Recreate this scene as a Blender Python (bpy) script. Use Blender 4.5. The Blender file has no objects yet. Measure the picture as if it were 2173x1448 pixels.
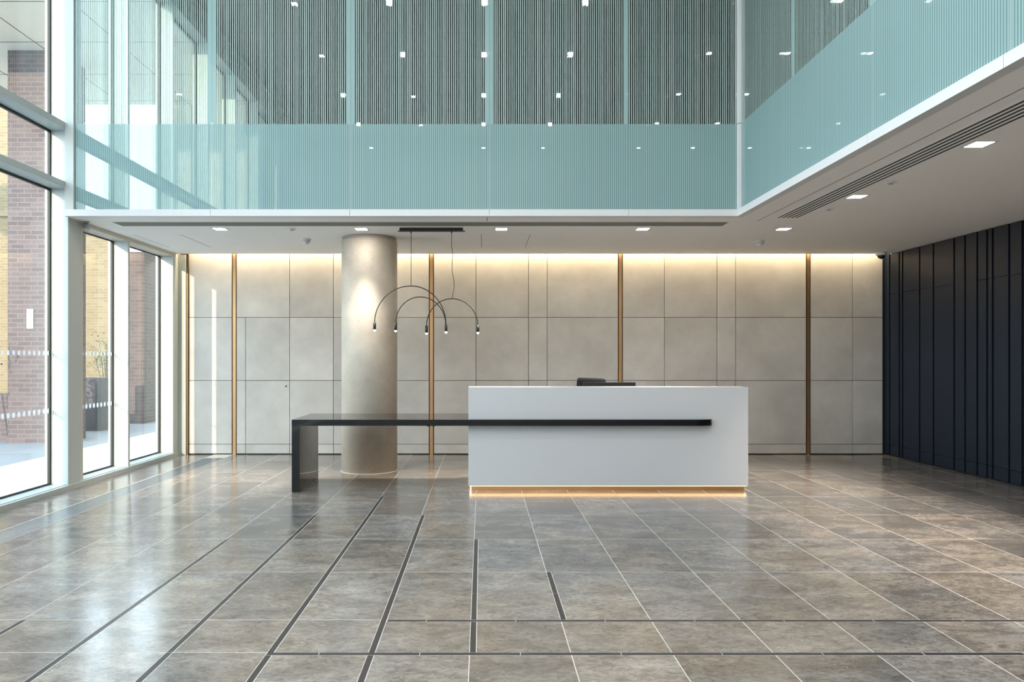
import bpy, bmesh, math, random
from mathutils import Vector, Matrix
random.seed(7)
S = bpy.context.scene
COL = S.collection
PI = math.pi
R = math.radians

# ------------------------------------------------------------------ camera
FPX, W, H = 1550.0, 2173.0, 1448.0
VX, VY, CAMZ = 1022.0, 762.0, 1.4
cam = bpy.data.cameras.new('camera')
co = bpy.data.objects.new('camera', cam); COL.objects.link(co)
co.location = (0, 0, CAMZ); co.rotation_euler = (R(90), 0, 0)
cam.sensor_fit = 'HORIZONTAL'; cam.sensor_width = 36.0
cam.lens = 36.0 * FPX / W
cam.shift_x = (W / 2 - VX) / W
cam.shift_y = (VY - H / 2) / W
cam.clip_start = 0.05; cam.clip_end = 300
S.camera = co

# ------------------------------------------------------------------ materials
def new_mat(name):
    m = bpy.data.materials.new(name); m.use_nodes = True
    nt = m.node_tree; nt.nodes.clear()
    return m, nt, nt.nodes.new('ShaderNodeOutputMaterial')

def N(nt, kind, **kw):
    n = nt.nodes.new(kind)
    for k, v in kw.items():
        if k == 'op': n.operation = v
        elif hasattr(n, k) and k not in n.inputs: setattr(n, k, v)
        else: n.inputs[k].default_value = v
    return n

def L(nt, a, b): nt.links.new(a, b)

def math_n(nt, op, a, b=None, c=None):
    n = nt.nodes.new('ShaderNodeMath'); n.operation = op
    for i, v in enumerate((a, b, c)):
        if v is None: continue
        if isinstance(v, (int, float)): n.inputs[i].default_value = v
        else: nt.links.new(v, n.inputs[i])
    return n.outputs[0]

def mixc(nt, fac, a, b, blend='MIX'):
    n = nt.nodes.new('ShaderNodeMix'); n.data_type = 'RGBA'; n.blend_type = blend
    for i, v in ((0, fac), (6, a), (7, b)):
        if isinstance(v, (int, float)): n.inputs[i].default_value = v
        elif isinstance(v, tuple): n.inputs[i].default_value = (*v, 1) if len(v) == 3 else v
        else: nt.links.new(v, n.inputs[i])
    return n.outputs[2]

def simple(name, col, rough=0.5, metal=0.0, spec=0.5, noise=0.0, nscale=8.0, coat=0.0, aniso=None):
    m, nt, out = new_mat(name)
    b = N(nt, 'ShaderNodeBsdfPrincipled')
    b.inputs['Roughness'].default_value = rough
    b.inputs['Metallic'].default_value = metal
    b.inputs['Specular IOR Level'].default_value = spec
    b.inputs['Coat Weight'].default_value = coat
    b.inputs['Coat Roughness'].default_value = 0.05
    b.inputs['Base Color'].default_value = (*col, 1)
    tc = N(nt, 'ShaderNodeTexCoord')
    nz = N(nt, 'ShaderNodeTexNoise'); nz.inputs['Scale'].default_value = nscale; nz.inputs['Detail'].default_value = 4
    L(nt, tc.outputs['Object'], nz.inputs['Vector'])
    if noise > 0:
        lo = tuple(c * (1 - noise) for c in col); hi = tuple(min(1, c * (1 + noise)) for c in col)
        L(nt, mixc(nt, nz.outputs['Fac'], lo, hi), b.inputs['Base Color'])
    else:
        r = math_n(nt, 'MULTIPLY_ADD', nz.outputs['Fac'], 0.04, rough - 0.02)
        L(nt, r, b.inputs['Roughness'])
    L(nt, b.outputs[0], out.inputs[0])
    return m

def emit(name, col, strength):
    m, nt, out = new_mat(name)
    e = N(nt, 'ShaderNodeEmission'); e.inputs[0].default_value = (*col, 1); e.inputs[1].default_value = strength
    L(nt, e.outputs[0], out.inputs[0])
    return m

def stone_panel():
    m, nt, out = new_mat('honed_limestone')
    b = N(nt, 'ShaderNodeBsdfPrincipled'); b.inputs['Roughness'].default_value = 0.55
    tc = N(nt, 'ShaderNodeTexCoord'); geo = N(nt, 'ShaderNodeNewGeometry')
    n1 = N(nt, 'ShaderNodeTexNoise'); n1.inputs['Scale'].default_value = 1.6; n1.inputs['Detail'].default_value = 8; n1.inputs['Roughness'].default_value = 0.62
    off = N(nt, 'ShaderNodeVectorMath'); off.operation = 'MULTIPLY_ADD'
    L(nt, geo.outputs['Random Per Island'], off.inputs[0]); off.inputs[1].default_value = (37, 11, 53)
    L(nt, tc.outputs['Object'], off.inputs[2]); L(nt, off.outputs[0], n1.inputs['Vector'])
    n2 = N(nt, 'ShaderNodeTexNoise'); n2.inputs['Scale'].default_value = 9; n2.inputs['Detail'].default_value = 6
    L(nt, off.outputs[0], n2.inputs['Vector'])
    n3 = N(nt, 'ShaderNodeTexVoronoi'); n3.inputs['Scale'].default_value = 16
    L(nt, off.outputs[0], n3.inputs['Vector'])
    r = N(nt, 'ShaderNodeValToRGB'); r.color_ramp.elements[0].position = .3; r.color_ramp.elements[1].position = .7
    r.color_ramp.elements[0].color = (.53, .49, .45, 1); r.color_ramp.elements[1].color = (.71, .665, .61, 1)
    L(nt, n1.outputs['Fac'], r.inputs[0])
    sp = math_n(nt, 'LESS_THAN', n3.outputs['Distance'], 0.07)
    pick = math_n(nt, 'GREATER_THAN', n2.outputs['Fac'], 0.56)
    c = mixc(nt, math_n(nt, 'MULTIPLY', math_n(nt, 'MULTIPLY', sp, pick), .6), r.outputs[0], (.33, .30, .26))
    c2 = mixc(nt, math_n(nt, 'MULTIPLY', n2.outputs['Fac'], .14), c, (.40, .37, .33))
    tone = math_n(nt, 'MULTIPLY_ADD', geo.outputs['Random Per Island'], .10, .94)
    L(nt, mixc(nt, 1.0, c2, tone, 'MULTIPLY'), b.inputs['Base Color'])
    L(nt, b.outputs[0], out.inputs[0])
    return m

def tile_stone():
    m, nt, out = new_mat('polished_limestone_tile')
    b = N(nt, 'ShaderNodeBsdfPrincipled')
    tc = N(nt, 'ShaderNodeTexCoord'); geo = N(nt, 'ShaderNodeNewGeometry')
    off = N(nt, 'ShaderNodeVectorMath'); off.operation = 'MULTIPLY_ADD'
    L(nt, geo.outputs['Random Per Island'], off.inputs[0]); off.inputs[1].default_value = (71, 29, 13)
    L(nt, tc.outputs['Object'], off.inputs[2])
    st = N(nt, 'ShaderNodeMapping'); st.inputs['Scale'].default_value = (1.0, 1.7, 1.0)
    L(nt, off.outputs[0], st.inputs['Vector'])
    n1 = N(nt, 'ShaderNodeTexNoise'); n1.inputs['Scale'].default_value = 3.2; n1.inputs['Detail'].default_value = 9; n1.inputs['Roughness'].default_value = 0.68; n1.inputs['Distortion'].default_value = .5
    L(nt, st.outputs[0], n1.inputs['Vector'])
    n2 = N(nt, 'ShaderNodeTexNoise'); n2.inputs['Scale'].default_value = 26; n2.inputs['Detail'].default_value = 7; n2.inputs['Roughness'].default_value = .7; n2.inputs['Distortion'].default_value = .8
    L(nt, st.outputs[0], n2.inputs['Vector'])
    r = N(nt, 'ShaderNodeValToRGB'); r.color_ramp.elements[0].position = .34; r.color_ramp.elements[1].position = .68
    r.color_ramp.elements[0].color = (.128, .116, .104, 1); r.color_ramp.elements[1].color = (.32, .290, .262, 1)
    L(nt, n1.outputs['Fac'], r.inputs[0])
    vein = N(nt, 'ShaderNodeValToRGB'); vein.color_ramp.elements[0].position = .36; vein.color_ramp.elements[1].position = .56
    vein.color_ramp.elements[0].color = (.52, .52, .52, 1); vein.color_ramp.elements[1].color = (1.0, 1.0, 1.0, 1)
    L(nt, n2.outputs['Fac'], vein.inputs[0])
    c = mixc(nt, 1.0, r.outputs[0], vein.outputs[0], 'MULTIPLY')
    n4 = N(nt, 'ShaderNodeTexNoise'); n4.inputs['Scale'].default_value = 1.3; n4.inputs['Detail'].default_value = 5
    L(nt, off.outputs[0], n4.inputs['Vector'])
    hr = N(nt, 'ShaderNodeValToRGB'); hr.color_ramp.elements[0].position = .38; hr.color_ramp.elements[1].position = .62
    hr.color_ramp.elements[0].color = (.90, .93, .97, 1); hr.color_ramp.elements[1].color = (1.05, 1.0, .93, 1)
    L(nt, n4.outputs['Fac'], hr.inputs[0])
    c = mixc(nt, 1.0, c, hr.outputs[0], 'MULTIPLY')
    # pale fossil flecks
    v = N(nt, 'ShaderNodeTexVoronoi'); v.inputs['Scale'].default_value = 42
    mp = N(nt, 'ShaderNodeMapping'); mp.inputs['Scale'].default_value = (.7, 1.3, 1); mp.inputs['Rotation'].default_value = (0, 0, .6)
    L(nt, off.outputs[0], mp.inputs['Vector']); L(nt, mp.outputs[0], v.inputs['Vector'])
    fl = math_n(nt, 'LESS_THAN', v.outputs['Distance'], .17)
    sepc = N(nt, 'ShaderNodeSeparateColor'); L(nt, v.outputs['Color'], sepc.inputs[0])
    fl2 = math_n(nt, 'MULTIPLY', fl, math_n(nt, 'GREATER_THAN', sepc.outputs[0], .93))
    c = mixc(nt, math_n(nt, 'MULTIPLY', fl2, .75), c, (.48, .44, .38))
    tone = math_n(nt, 'MULTIPLY_ADD', geo.outputs['Random Per Island'], .42, .82)
    L(nt, mixc(nt, 1.0, c, tone, 'MULTIPLY'), b.inputs['Base Color'])
    rr = math_n(nt, 'MULTIPLY_ADD', n4.outputs['Fac'], .05, .165)
    L(nt, rr, b.inputs['Roughness'])
    b.inputs['Specular IOR Level'].default_value = 1.0
    L(nt, b.outputs[0], out.inputs[0])
    return m

def concrete():
    m, nt, out = new_mat('cast_concrete')
    b = N(nt, 'ShaderNodeBsdfPrincipled'); b.inputs['Roughness'].default_value = .62
    tc = N(nt, 'ShaderNodeTexCoord')
    n1 = N(nt, 'ShaderNodeTexNoise'); n1.inputs['Scale'].default_value = 2.4; n1.inputs['Detail'].default_value = 9; n1.inputs['Roughness'].default_value = .65
    L(nt, tc.outputs['Object'], n1.inputs['Vector'])
    v = N(nt, 'ShaderNodeTexVoronoi'); v.inputs['Scale'].default_value = 24
    L(nt, tc.outputs['Object'], v.inputs['Vector'])
    sc = N(nt, 'ShaderNodeSeparateColor'); L(nt, v.outputs['Color'], sc.inputs[0])
    pit = math_n(nt, 'MULTIPLY', math_n(nt, 'LESS_THAN', v.outputs['Distance'], .16), math_n(nt, 'GREATER_THAN', sc.outputs[1], .78))
    r = N(nt, 'ShaderNodeValToRGB'); r.color_ramp.elements[0].position = .32; r.color_ramp.elements[1].position = .7
    r.color_ramp.elements[0].color = (.46, .405, .335, 1); r.color_ramp.elements[1].color = (.63, .565, .475, 1)
    L(nt, n1.outputs['Fac'], r.inputs[0])
    L(nt, mixc(nt, math_n(nt, 'MULTIPLY', pit, .6), r.outputs[0], (.22, .19, .16)), b.inputs['Base Color'])
    bp = N(nt, 'ShaderNodeBump'); bp.inputs['Strength'].default_value = .15; bp.inputs['Distance'].default_value = .01
    L(nt, n1.outputs['Fac'], bp.inputs['Height']); L(nt, bp.outputs[0], b.inputs['Normal'])
    L(nt, b.outputs[0], out.inputs[0])
    return m

def brick(name, c1, c2, mortar, axis='XZ', scale=1.0):
    m, nt, out = new_mat(name)
    b = N(nt, 'ShaderNodeBsdfPrincipled'); b.inputs['Roughness'].default_value = .85
    tc = N(nt, 'ShaderNodeTexCoord'); sp = N(nt, 'ShaderNodeSeparateXYZ'); cb = N(nt, 'ShaderNodeCombineXYZ')
    L(nt, tc.outputs['Object'], sp.inputs[0])
    u = math_n(nt, 'ADD', sp.outputs[0], sp.outputs[1])
    L(nt, u, cb.inputs[0]); L(nt, sp.outputs[2], cb.inputs[1])
    t = N(nt, 'ShaderNodeTexBrick'); L(nt, cb.outputs[0], t.inputs['Vector'])
    t.inputs['Color1'].default_value = (*c1, 1); t.inputs['Color2'].default_value = (*c2, 1); t.inputs['Mortar'].default_value = (*mortar, 1)
    t.inputs['Scale'].default_value = 1.0; t.inputs['Brick Width'].default_value = .225 * scale; t.inputs['Row Height'].default_value = .078 * scale
    t.inputs['Mortar Size'].default_value = .007 * scale; t.inputs['Bias'].default_value = 0
    L(nt, t.outputs['Color'], b.inputs['Base Color'])
    L(nt, b.outputs[0], out.inputs[0])
    return m

def schlick(nt, f0=.045, gain=1.0):
    lw = N(nt, 'ShaderNodeLayerWeight'); lw.inputs[0].default_value = .5
    p = math_n(nt, 'POWER', lw.outputs['Facing'], 5.0)
    return math_n(nt, 'MULTIPLY', math_n(nt, 'MULTIPLY_ADD', p, 1 - f0, f0), gain)

def vinyl():
    m, nt, out = new_mat('white_vinyl_dots')
    d = N(nt, 'ShaderNodeBsdfDiffuse'); d.inputs[0].default_value = (.85, .85, .85, 1)
    t = N(nt, 'ShaderNodeBsdfTranslucent'); t.inputs[0].default_value = (.85, .86, .87, 1)
    x = N(nt, 'ShaderNodeMixShader'); x.inputs[0].default_value = .5
    L(nt, d.outputs[0], x.inputs[1]); L(nt, t.outputs[0], x.inputs[2]); L(nt, x.outputs[0], out.inputs[0])
    return m

def clear_glass(name, tint, gloss=1.0, ior=1.5):
    m, nt, out = new_mat(name)
    tr = N(nt, 'ShaderNodeBsdfTransparent'); tr.inputs[0].default_value = (*tint, 1)
    gl = N(nt, 'ShaderNodeBsdfGlossy'); gl.inputs['Roughness'].default_value = 0.0
    f = schlick(nt, .045, gloss)
    mx = N(nt, 'ShaderNodeMixShader'); L(nt, f, mx.inputs[0]); L(nt, tr.outputs[0], mx.inputs[1]); L(nt, gl.outputs[0], mx.inputs[2])
    L(nt, mx.outputs[0], out.inputs[0])
    return m

def frit_glass(name, width):
    """clear glass printed with vertical lines; a denser translucent band up to 0.92 m and along both side edges"""
    m, nt, out = new_mat(name)
    tc = N(nt, 'ShaderNodeTexCoord'); sp = N(nt, 'ShaderNodeSeparateXYZ'); L(nt, tc.outputs['Object'], sp.inputs[0])
    x, z = sp.outputs[0], sp.outputs[2]
    xs = math_n(nt, 'ADD', x, 50.0)
    a = math_n(nt, 'LESS_THAN', math_n(nt, 'FRACT', math_n(nt, 'DIVIDE', xs, .0225)), .40)
    b_ = math_n(nt, 'LESS_THAN', math_n(nt, 'FRACT', math_n(nt, 'DIVIDE', xs, .0297)), .36)
    cell = N(nt, 'ShaderNodeTexWhiteNoise'); cell.noise_dimensions = '1D'
    L(nt, math_n(nt, 'FLOOR', math_n(nt, 'DIVIDE', xs, .0225)), cell.inputs['W'])
    edge = math_n(nt, 'GREATER_THAN', math_n(nt, 'ABSOLUTE', x), width / 2 - .048)
    low = math_n(nt, 'LESS_THAN', z, .92)
    up = math_n(nt, 'MAXIMUM', math_n(nt, 'MULTIPLY', a, .90), math_n(nt, 'MULTIPLY', b_, math_n(nt, 'MULTIPLY_ADD', cell.outputs[0], .45, .05)))
    up = math_n(nt, 'MAXIMUM', up, math_n(nt, 'MULTIPLY', edge, .9))
    lo = math_n(nt, 'MULTIPLY_ADD', a, .10, .80)
    n = nt.nodes.new('ShaderNodeMix'); L(nt, low, n.inputs[0]); L(nt, up, n.inputs[2]); L(nt, lo, n.inputs[3])
    mask = n.outputs[0]
    ecol = mixc(nt, cell.outputs[0], (.40, .58, .575), (.45, .63, .62))
    ucol = mixc(nt, a, (.34, .43, .41), (.58, .72, .68))
    ucol = mixc(nt, edge, ucol, ecol)
    lcol = mixc(nt, a, (.275, .45, .455), (.47, .64, .63))
    col = mixc(nt, low, ucol, lcol)
    seam = math_n(nt, 'GREATER_THAN', math_n(nt, 'ABSOLUTE', x), width / 2 - .0045)
    col = mixc(nt, math_n(nt, 'MULTIPLY', seam, low), col, (.66, .82, .83))
    tr = N(nt, 'ShaderNodeBsdfTransparent'); tr.inputs[0].default_value = (.88, .97, .95, 1)
    df = N(nt, 'ShaderNodeBsdfDiffuse'); L(nt, col, df.inputs[0])
    tl = N(nt, 'ShaderNodeBsdfTranslucent'); L(nt, col, tl.inputs[0])
    fm = N(nt, 'ShaderNodeMixShader'); fm.inputs[0].default_value = .3; L(nt, df.outputs[0], fm.inputs[1]); L(nt, tl.outputs[0], fm.inputs[2])
    m1 = N(nt, 'ShaderNodeMixShader'); L(nt, mask, m1.inputs[0]); L(nt, tr.outputs[0], m1.inputs[1]); L(nt, fm.outputs[0], m1.inputs[2])
    gl = N(nt, 'ShaderNodeBsdfGlossy'); gl.inputs['Roughness'].default_value = 0.0
    m2 = N(nt, 'ShaderNodeMixShader'); L(nt, schlick(nt, .035), m2.inputs[0]); L(nt, m1.outputs[0], m2.inputs[1]); L(nt, gl.outputs[0], m2.inputs[2])
    L(nt, m2.outputs[0], out.inputs[0])
    return m

M = {}
M['stone'] = stone_panel()
M['tile'] = tile_stone()
M['grout'] = simple('pale_grout', (.60, .56, .50), .5, noise=.05)
M['inlay'] = simple('dark_slate_inlay', (.034, .032, .034), .30, spec=.28, noise=.15, nscale=14)
M['joint'] = simple('dark_joint', (.03, .028, .025), .8)
M['brass'] = simple('brushed_brass', (.74, .45, .23), .34, metal=1.0, noise=.08, nscale=5)
M['bronze'] = simple('dark_bronze', (.10, .06, .025), .4, metal=.8)
M['white'] = simple('white_powder_coat', (.64, .64, .64), .45)
M['frame'] = simple('cool_white_aluminium', (.49, .525, .505), .42)
M['frame_grey'] = simple('warm_grey_aluminium', (.60, .565, .49), .45)
M['soffit'] = simple('white_plaster', (.88, .865, .845), .85, noise=.02, nscale=2)
M['slab'] = simple('mezzanine_floor_finish', (.16, .16, .16), .6, noise=.1)
M['upper_ceiling'] = simple('dark_metal_ceiling', (.075, .08, .077), .5, noise=.08, nscale=2)
M['upper_wall'] = simple('dark_grey_wall', (.07, .075, .075), .7, noise=.06, nscale=2)
M['front_wall'] = simple('painted_wall', (.70, .70, .69), .8, noise=.02)
M['desk'] = simple('white_solid_surface', (.52, .52, .53), .38, spec=.4)
M['desk_in'] = simple('grey_laminate', (.30, .30, .30), .5)
M['black'] = simple('black_lacquer', (.006, .006, .007), .045, spec=.5)
M['blackm'] = simple('matt_black_metal', (.012, .011, .010), .45)
M['plastic'] = simple('black_plastic', (.014, .014, .014), .42)
M['fabric'] = simple('black_mesh_fabric', (.016, .016, .017), .85, noise=.3, nscale=60)
M['chrome'] = simple('chrome', (.7, .7, .7), .15, metal=1.0)
M['screen'] = simple('dark_screen', (.01, .01, .012), .08)
M['navy'] = simple('navy_lacquered_panel', (.009, .015, .027), .42, spec=.32, noise=.12, nscale=1.5)
M['navyj'] = simple('navy_shadow_gap', (.004, .004, .005), .7)
M['concrete'] = concrete()
M['devwhite'] = simple('white_plastic', (.72, .72, .72), .4)
M['devgrey'] = simple('grey_plastic', (.42, .43, .47), .4)
M['devdark'] = simple('smoked_dome', (.02, .015, .012), .1)
M['slot'] = simple('dark_air_slot', (.035, .033, .028), .7)
M['slotgrey'] = simple('grey_air_slot', (.17, .17, .15), .6)
M['grille'] = simple('anodised_grille', (.27, .30, .34), .2, metal=1.0, noise=.1, nscale=30)
M['grille_edge'] = simple('satin_aluminium_edge', (.62, .62, .60), .3, metal=.8)
M['gasket'] = simple('black_gasket', (.012, .016, .015), .5)
M['dots'] = vinyl()
M['winglass'] = clear_glass('facade_glass', (.94, .96, .955))
M['inner'] = clear_glass('clear_inner_face', (.93, .98, .97), .6)
M['frit_b'] = frit_glass('fritted_glass_back', 1.475)
M['frit_r'] = frit_glass('fritted_glass_side', 1.337)
M['golden'] = brick('golden_brick', (.20, .137, .068), (.25, .18, .095), (.25, .21, .15))
M['brown'] = brick('shaded_brown_brick', (.105, .078, .080), (.145, .108, .105), (.175, .145, .145))  # brown brick with shade and a purplish window reflection put into its colour
M['panel'] = simple('beige_soffit_panel', (.84, .755, .62), .6, noise=.03)
M['panelj'] = simple('soffit_joint', (.05, .045, .04), .8)
M['paving'] = simple('pale_paving', (.27, .27, .285), .8, noise=.15, nscale=1.3)
M['sunpaving'] = simple('sunlit_paving_band', (.66, .65, .62), .8, noise=.08, nscale=1.5)  # sunlight on the paving put into a lighter colour
M['cabinet'] = simple('dark_grey_cabinet', (.055, .048, .06), .5)
M['render'] = simple('pale_render', (.24, .24, .25), .8, noise=.05)
M['leaf'] = simple('grey_green_leaf', (.15, .18, .10), .6, noise=.4, nscale=6)
M['stem'] = simple('twig', (.09, .065, .045), .8)
M['sign'] = simple('white_sign_plate', (.72, .74, .78), .5)
M['signink'] = simple('grey_sign_print', (.22, .22, .25), .6)
M['lamp'] = emit('downlight_diffuser', (1.0, .92, .82), 45)
M['lampcool'] = emit('small_downlight_diffuser', (1.0, .98, .93), 14)
M['bulb'] = emit('pendant_led', (1.0, .80, .48), 40)
M['led'] = emit('warm_led_strip', (1.0, .64, .28), 7)

# ------------------------------------------------------------------ mesh helpers
def bx(bm, x0, x1, y0, y1, z0, z1, mi=0):
    vs = [bm.verts.new(p) for p in ((x0,y0,z0),(x1,y0,z0),(x1,y1,z0),(x0,y1,z0),(x0,y0,z1),(x1,y0,z1),(x1,y1,z1),(x0,y1,z1))]
    for f in ((3,2,1,0),(4,5,6,7),(0,1,5,4),(1,2,6,5),(2,3,7,6),(3,0,4,7)):
        bm.faces.new([vs[i] for i in f]).material_index = mi

def tube(bm, pts, r, seg=10, cap=True):
    pts = [Vector(p) for p in pts]; rings = []
    up = None
    for i, p in enumerate(pts):
        t = (pts[min(i+1, len(pts)-1)] - pts[max(i-1, 0)]).normalized()
        if up is None:
            up = Vector((0, 1, 0)) if abs(t.y) < .9 else Vector((1, 0, 0))
        a = t.cross(up).normalized(); b = a.cross(t).normalized(); up = b
        rr = r[i] if isinstance(r, (list, tuple)) else r
        rings.append([bm.verts.new(p + a*math.cos(2*PI*k/seg)*rr + b*math.sin(2*PI*k/seg)*rr) for k in range(seg)])
    for A, B in zip(rings, rings[1:]):
        for k in range(seg):
            f = bm.faces.new((A[k], A[(k+1)%seg], B[(k+1)%seg], B[k])); f.smooth = True
    if cap:
        bm.faces.new(rings[0][::-1]); bm.faces.new(rings[-1])

def lathe(bm, prof, c=(0,0,0), seg=48, smooth=True):
    rings = []
    for r, z in prof:
        rings.append([bm.verts.new((c[0]+r*math.cos(2*PI*k/seg), c[1]+r*math.sin(2*PI*k/seg), c[2]+z)) for k in range(seg)])
    for A, B in zip(rings, rings[1:]):
        for k in range(seg):
            f = bm.faces.new((A[k], A[(k+1)%seg], B[(k+1)%seg], B[k])); f.smooth = smooth
    if prof[0][0] > 1e-6: bm.faces.new(rings[0][::-1])
    if prof[-1][0] > 1e-6: bm.faces.new(rings[-1])

def prism(bm, poly, axis, a0, a1):
    """extrude a 2-D polygon along an axis: z -> (x,y) poly, y -> (x,z) poly"""
    def P(u, v, w): return (u, v, w) if axis == 'z' else ((u, w, v) if axis == 'y' else (w, u, v))
    lo = [bm.verts.new(P(u, v, a0)) for u, v in poly]; hi = [bm.verts.new(P(u, v, a1)) for u, v in poly]
    n = len(poly)
    for i in range(n): bm.faces.new((lo[i], lo[(i+1)%n], hi[(i+1)%n], hi[i]))
    bm.faces.new(lo[::-1]); bm.faces.new(hi)

def B(): return bmesh.new()

def obj(name, bm, mats, parent=None, loc=None, bevel=0, weld=False):
    """link a bmesh given in WORLD coordinates as one mesh object with its origin at loc (or at the parent's)"""
    base = Vector(loc) if loc is not None else (WORLD[parent.name] if parent else Vector((0,0,0)))
    bmesh.ops.translate(bm, vec=-base, verts=bm.verts)
    bmesh.ops.recalc_face_normals(bm, faces=bm.faces)
    me = bpy.data.meshes.new(name); bm.to_mesh(me); bm.free()
    for m in (mats if isinstance(mats, (list, tuple)) else [mats]): me.materials.append(m)
    o = bpy.data.objects.new(name, me); COL.objects.link(o)
    if parent: o.parent = parent; o.location = base - WORLD[parent.name]
    else: o.location = base
    WORLD[o.name] = base
    if bevel:
        md = o.modifiers.new('soft_edges', 'BEVEL'); md.width = bevel; md.segments = 2; md.limit_method = 'ANGLE'
    return o
WORLD = {}

def thing(name, label, cat, loc, group=None, kind=None):
    o = bpy.data.objects.new(name, None); COL.objects.link(o); o.location = loc
    o.empty_display_size = .1
    WORLD[o.name] = Vector(loc)
    return tag(o, label, cat, group, kind)

def tag(o, label, cat, group=None, kind=None):
    o['label'] = label; o['category'] = cat
    if group: o['group'] = group
    if kind: o['kind'] = kind
    return o

def struct(name, bm, mats, label=None, bevel=0):
    o = obj(name, bm, mats, bevel=bevel); o['kind'] = 'structure'
    if label: o['label'] = label
    return o

def struct_empty(name, loc, label=None):
    o = bpy.data.objects.new(name, None); COL.objects.link(o); o.location = loc; WORLD[o.name] = Vector(loc)
    o['kind'] = 'structure'
    if label: o['label'] = label
    return o

def dup(root, loc, label, group=None):
    r = root.copy(); COL.objects.link(r); r.location = loc; r['label'] = label
    if group: r['group'] = group
    WORLD[r.name] = Vector(loc)
    for ch in root.children:
        c = ch.copy(); COL.objects.link(c); c.parent = r
        for g in ch.children:
            d = g.copy(); COL.objects.link(d); d.parent = c
    return r

# ------------------------------------------------------------------ dimensions
YW = 10.69          # back wall face
XR = 5.90           # dark wall face
XI, XG = -4.42, -4.62   # facade: inner face of the frames, glass plane
ZS = 2.92           # soffit
YF, XF = 7.78, 2.76     # glass screen planes (back run, side run)
ZT = 6.95           # upper ceiling
YFRONT = -3.0
YB = 20.6           # rear wall of the upper floor
XRU = 10.4

# ------------------------------------------------------------------ floor
TW, TD, G = .482, .876, .0044
X0 = -.0575
def lineX(k): return X0 + TW * k
ylines = [3.918 + TD * k for k in range(0, 8)]
strips = {  # k : (y near end, y far end)
    -5: (.4, 3.918), -4: (.4, 5.669), -3: (.4, 6.540), -2: (.4, 7.424), -1: (.4, 6.540), 0: (3.481, 5.669), 1: (3.918, 4.794)}
strips[-4] = (.4, ylines[2]); strips[-3] = (.4, ylines[3]); strips[-2] = (.4, ylines[4]); strips[-1] = (.4, ylines[3]); strips[0] = (3.481, ylines[2]); strips[1] = (3.918, ylines[1])
SW = .0305
C1 = (3.889, 3.918); C2 = (3.450, 3.481)
c1x0 = lineX(-1) + SW + .004; c2x0 = lineX(-2)
fb = B()
GX0, GX1 = lineX(-8) + .012, -3.63   # trench grille
def tile(x0, x1, y0, y1):
    h = G / 2
    x0 += h; x1 -= h; y0 += h; y1 -= h
    if x1 - x0 < .01 or y1 - y0 < .01: return
    fb.faces.new([fb.verts.new(p) for p in ((x0,y0,0),(x1,y0,0),(x1,y1,0),(x0,y1,0))])
XL, XRF = XG - .02, XR + .06
rows = []
ys = [YFRONT]
k = 0
near = [3.450 - TD * i for i in range(0, 8)]
edges = sorted(set([y for y in near if y > YFRONT] + [YFRONT]))
for a, b_ in zip(edges, edges[1:]): rows.append((a, b_, 'near'))
rows.append((C2[0], C2[1], 'c2')); rows.append((C2[1], C1[0], 'half')); rows.append((C1[0], C1[1], 'c1'))
for a, b_ in zip(ylines, ylines[1:]): rows.append((a, b_, 'far'))
rows.append((ylines[-1], YW + .05, 'far')) if ylines[-1] < YW else None
for kx in range(-10, 13):
    xa, xb = max(lineX(kx), XL), min(lineX(kx + 1), XRF)
    if xb <= xa: continue
    for (ya, yb, kind) in rows:
        yb = min(yb, YW + .05)
        if yb <= ya: continue
        x0, x1, y0, y1 = xa, xb, ya, yb
        if kind == 'c2':
            if x0 >= c2x0 - .001: continue
            continue
        if kind == 'c1': continue
        if kind == 'half':
            if lineX(kx) < c1x0 - .05: y1 = C1[1]
        if kind == 'near' and abs(yb - C2[0]) < 1e-4 and lineX(kx) < c2x0 - .001: y1 = C2[1]
        st = strips.get(kx)
        if st and y1 > st[0] + .01 and y0 < st[1] - .01: x0 = xa + SW + .0012
        if kx == -8:   # trench grille takes the left part of this column
            x0 = GX1
        tile(x0, x1, y0, y1)
for f in fb.faces: f.material_index = 0
bx(fb, XL, XRF, YFRONT, YW + .05, -.12, -.0003, 1)
floor = struct('floor', fb, [M['tile'], M['grout']])
def inlay(x0, x1, y0, y1):
    b = B(); bx(b, x0, x1, y0, y1, -.004, .0001); return obj('inlay_strip', b, M['inlay'], floor)
for kx, (ya, yb) in strips.items():
    xs = lineX(kx) + .0012
    cuts = [5.235 - .876 * i + .0 for i in range(-4, 8)]
    cs = sorted([c for c in cuts if ya + .05 < c < yb - .05] + ([C2[0] - .001, C2[1] + .001] if ya < C2[0] and kx >= -2 else []))
    if kx == 0: cs = sorted(cs + [C1[0] - .001, C1[1] + .001])
    b = B()
    pts = [ya] + cs + [yb]
    for a, c in zip(pts, pts[1:]):
        if kx == 0 and abs(a - (C1[0] - .001)) < 1e-6: continue
        if kx >= -2 and abs(a - (C2[0] - .001)) < 1e-6: continue
        bx(b, xs, xs + SW - .002, a + .0018, c - .0018, -.004, .0001)
    o = obj('inlay_strip', b, M['inlay'], floor)
def cross(x0, y0, y1, first):
    b = B(); x = x0; nx = first
    while x < XR:
        x2 = min(nx, XR)
        bx(b, x + .002, x2 - .002, y0 + .0006, y1 - .0006, -.004, .0001)
        x = x2; nx += .478
    obj('inlay_strip', b, M['inlay'], floor)
cross(c1x0, C1[0], C1[1], (904.6 - VX) * 3.9 / FPX)
cross(c2x0, C2[0], C2[1], (890.7 - VX) * 3.465 / FPX - .478)

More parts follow.
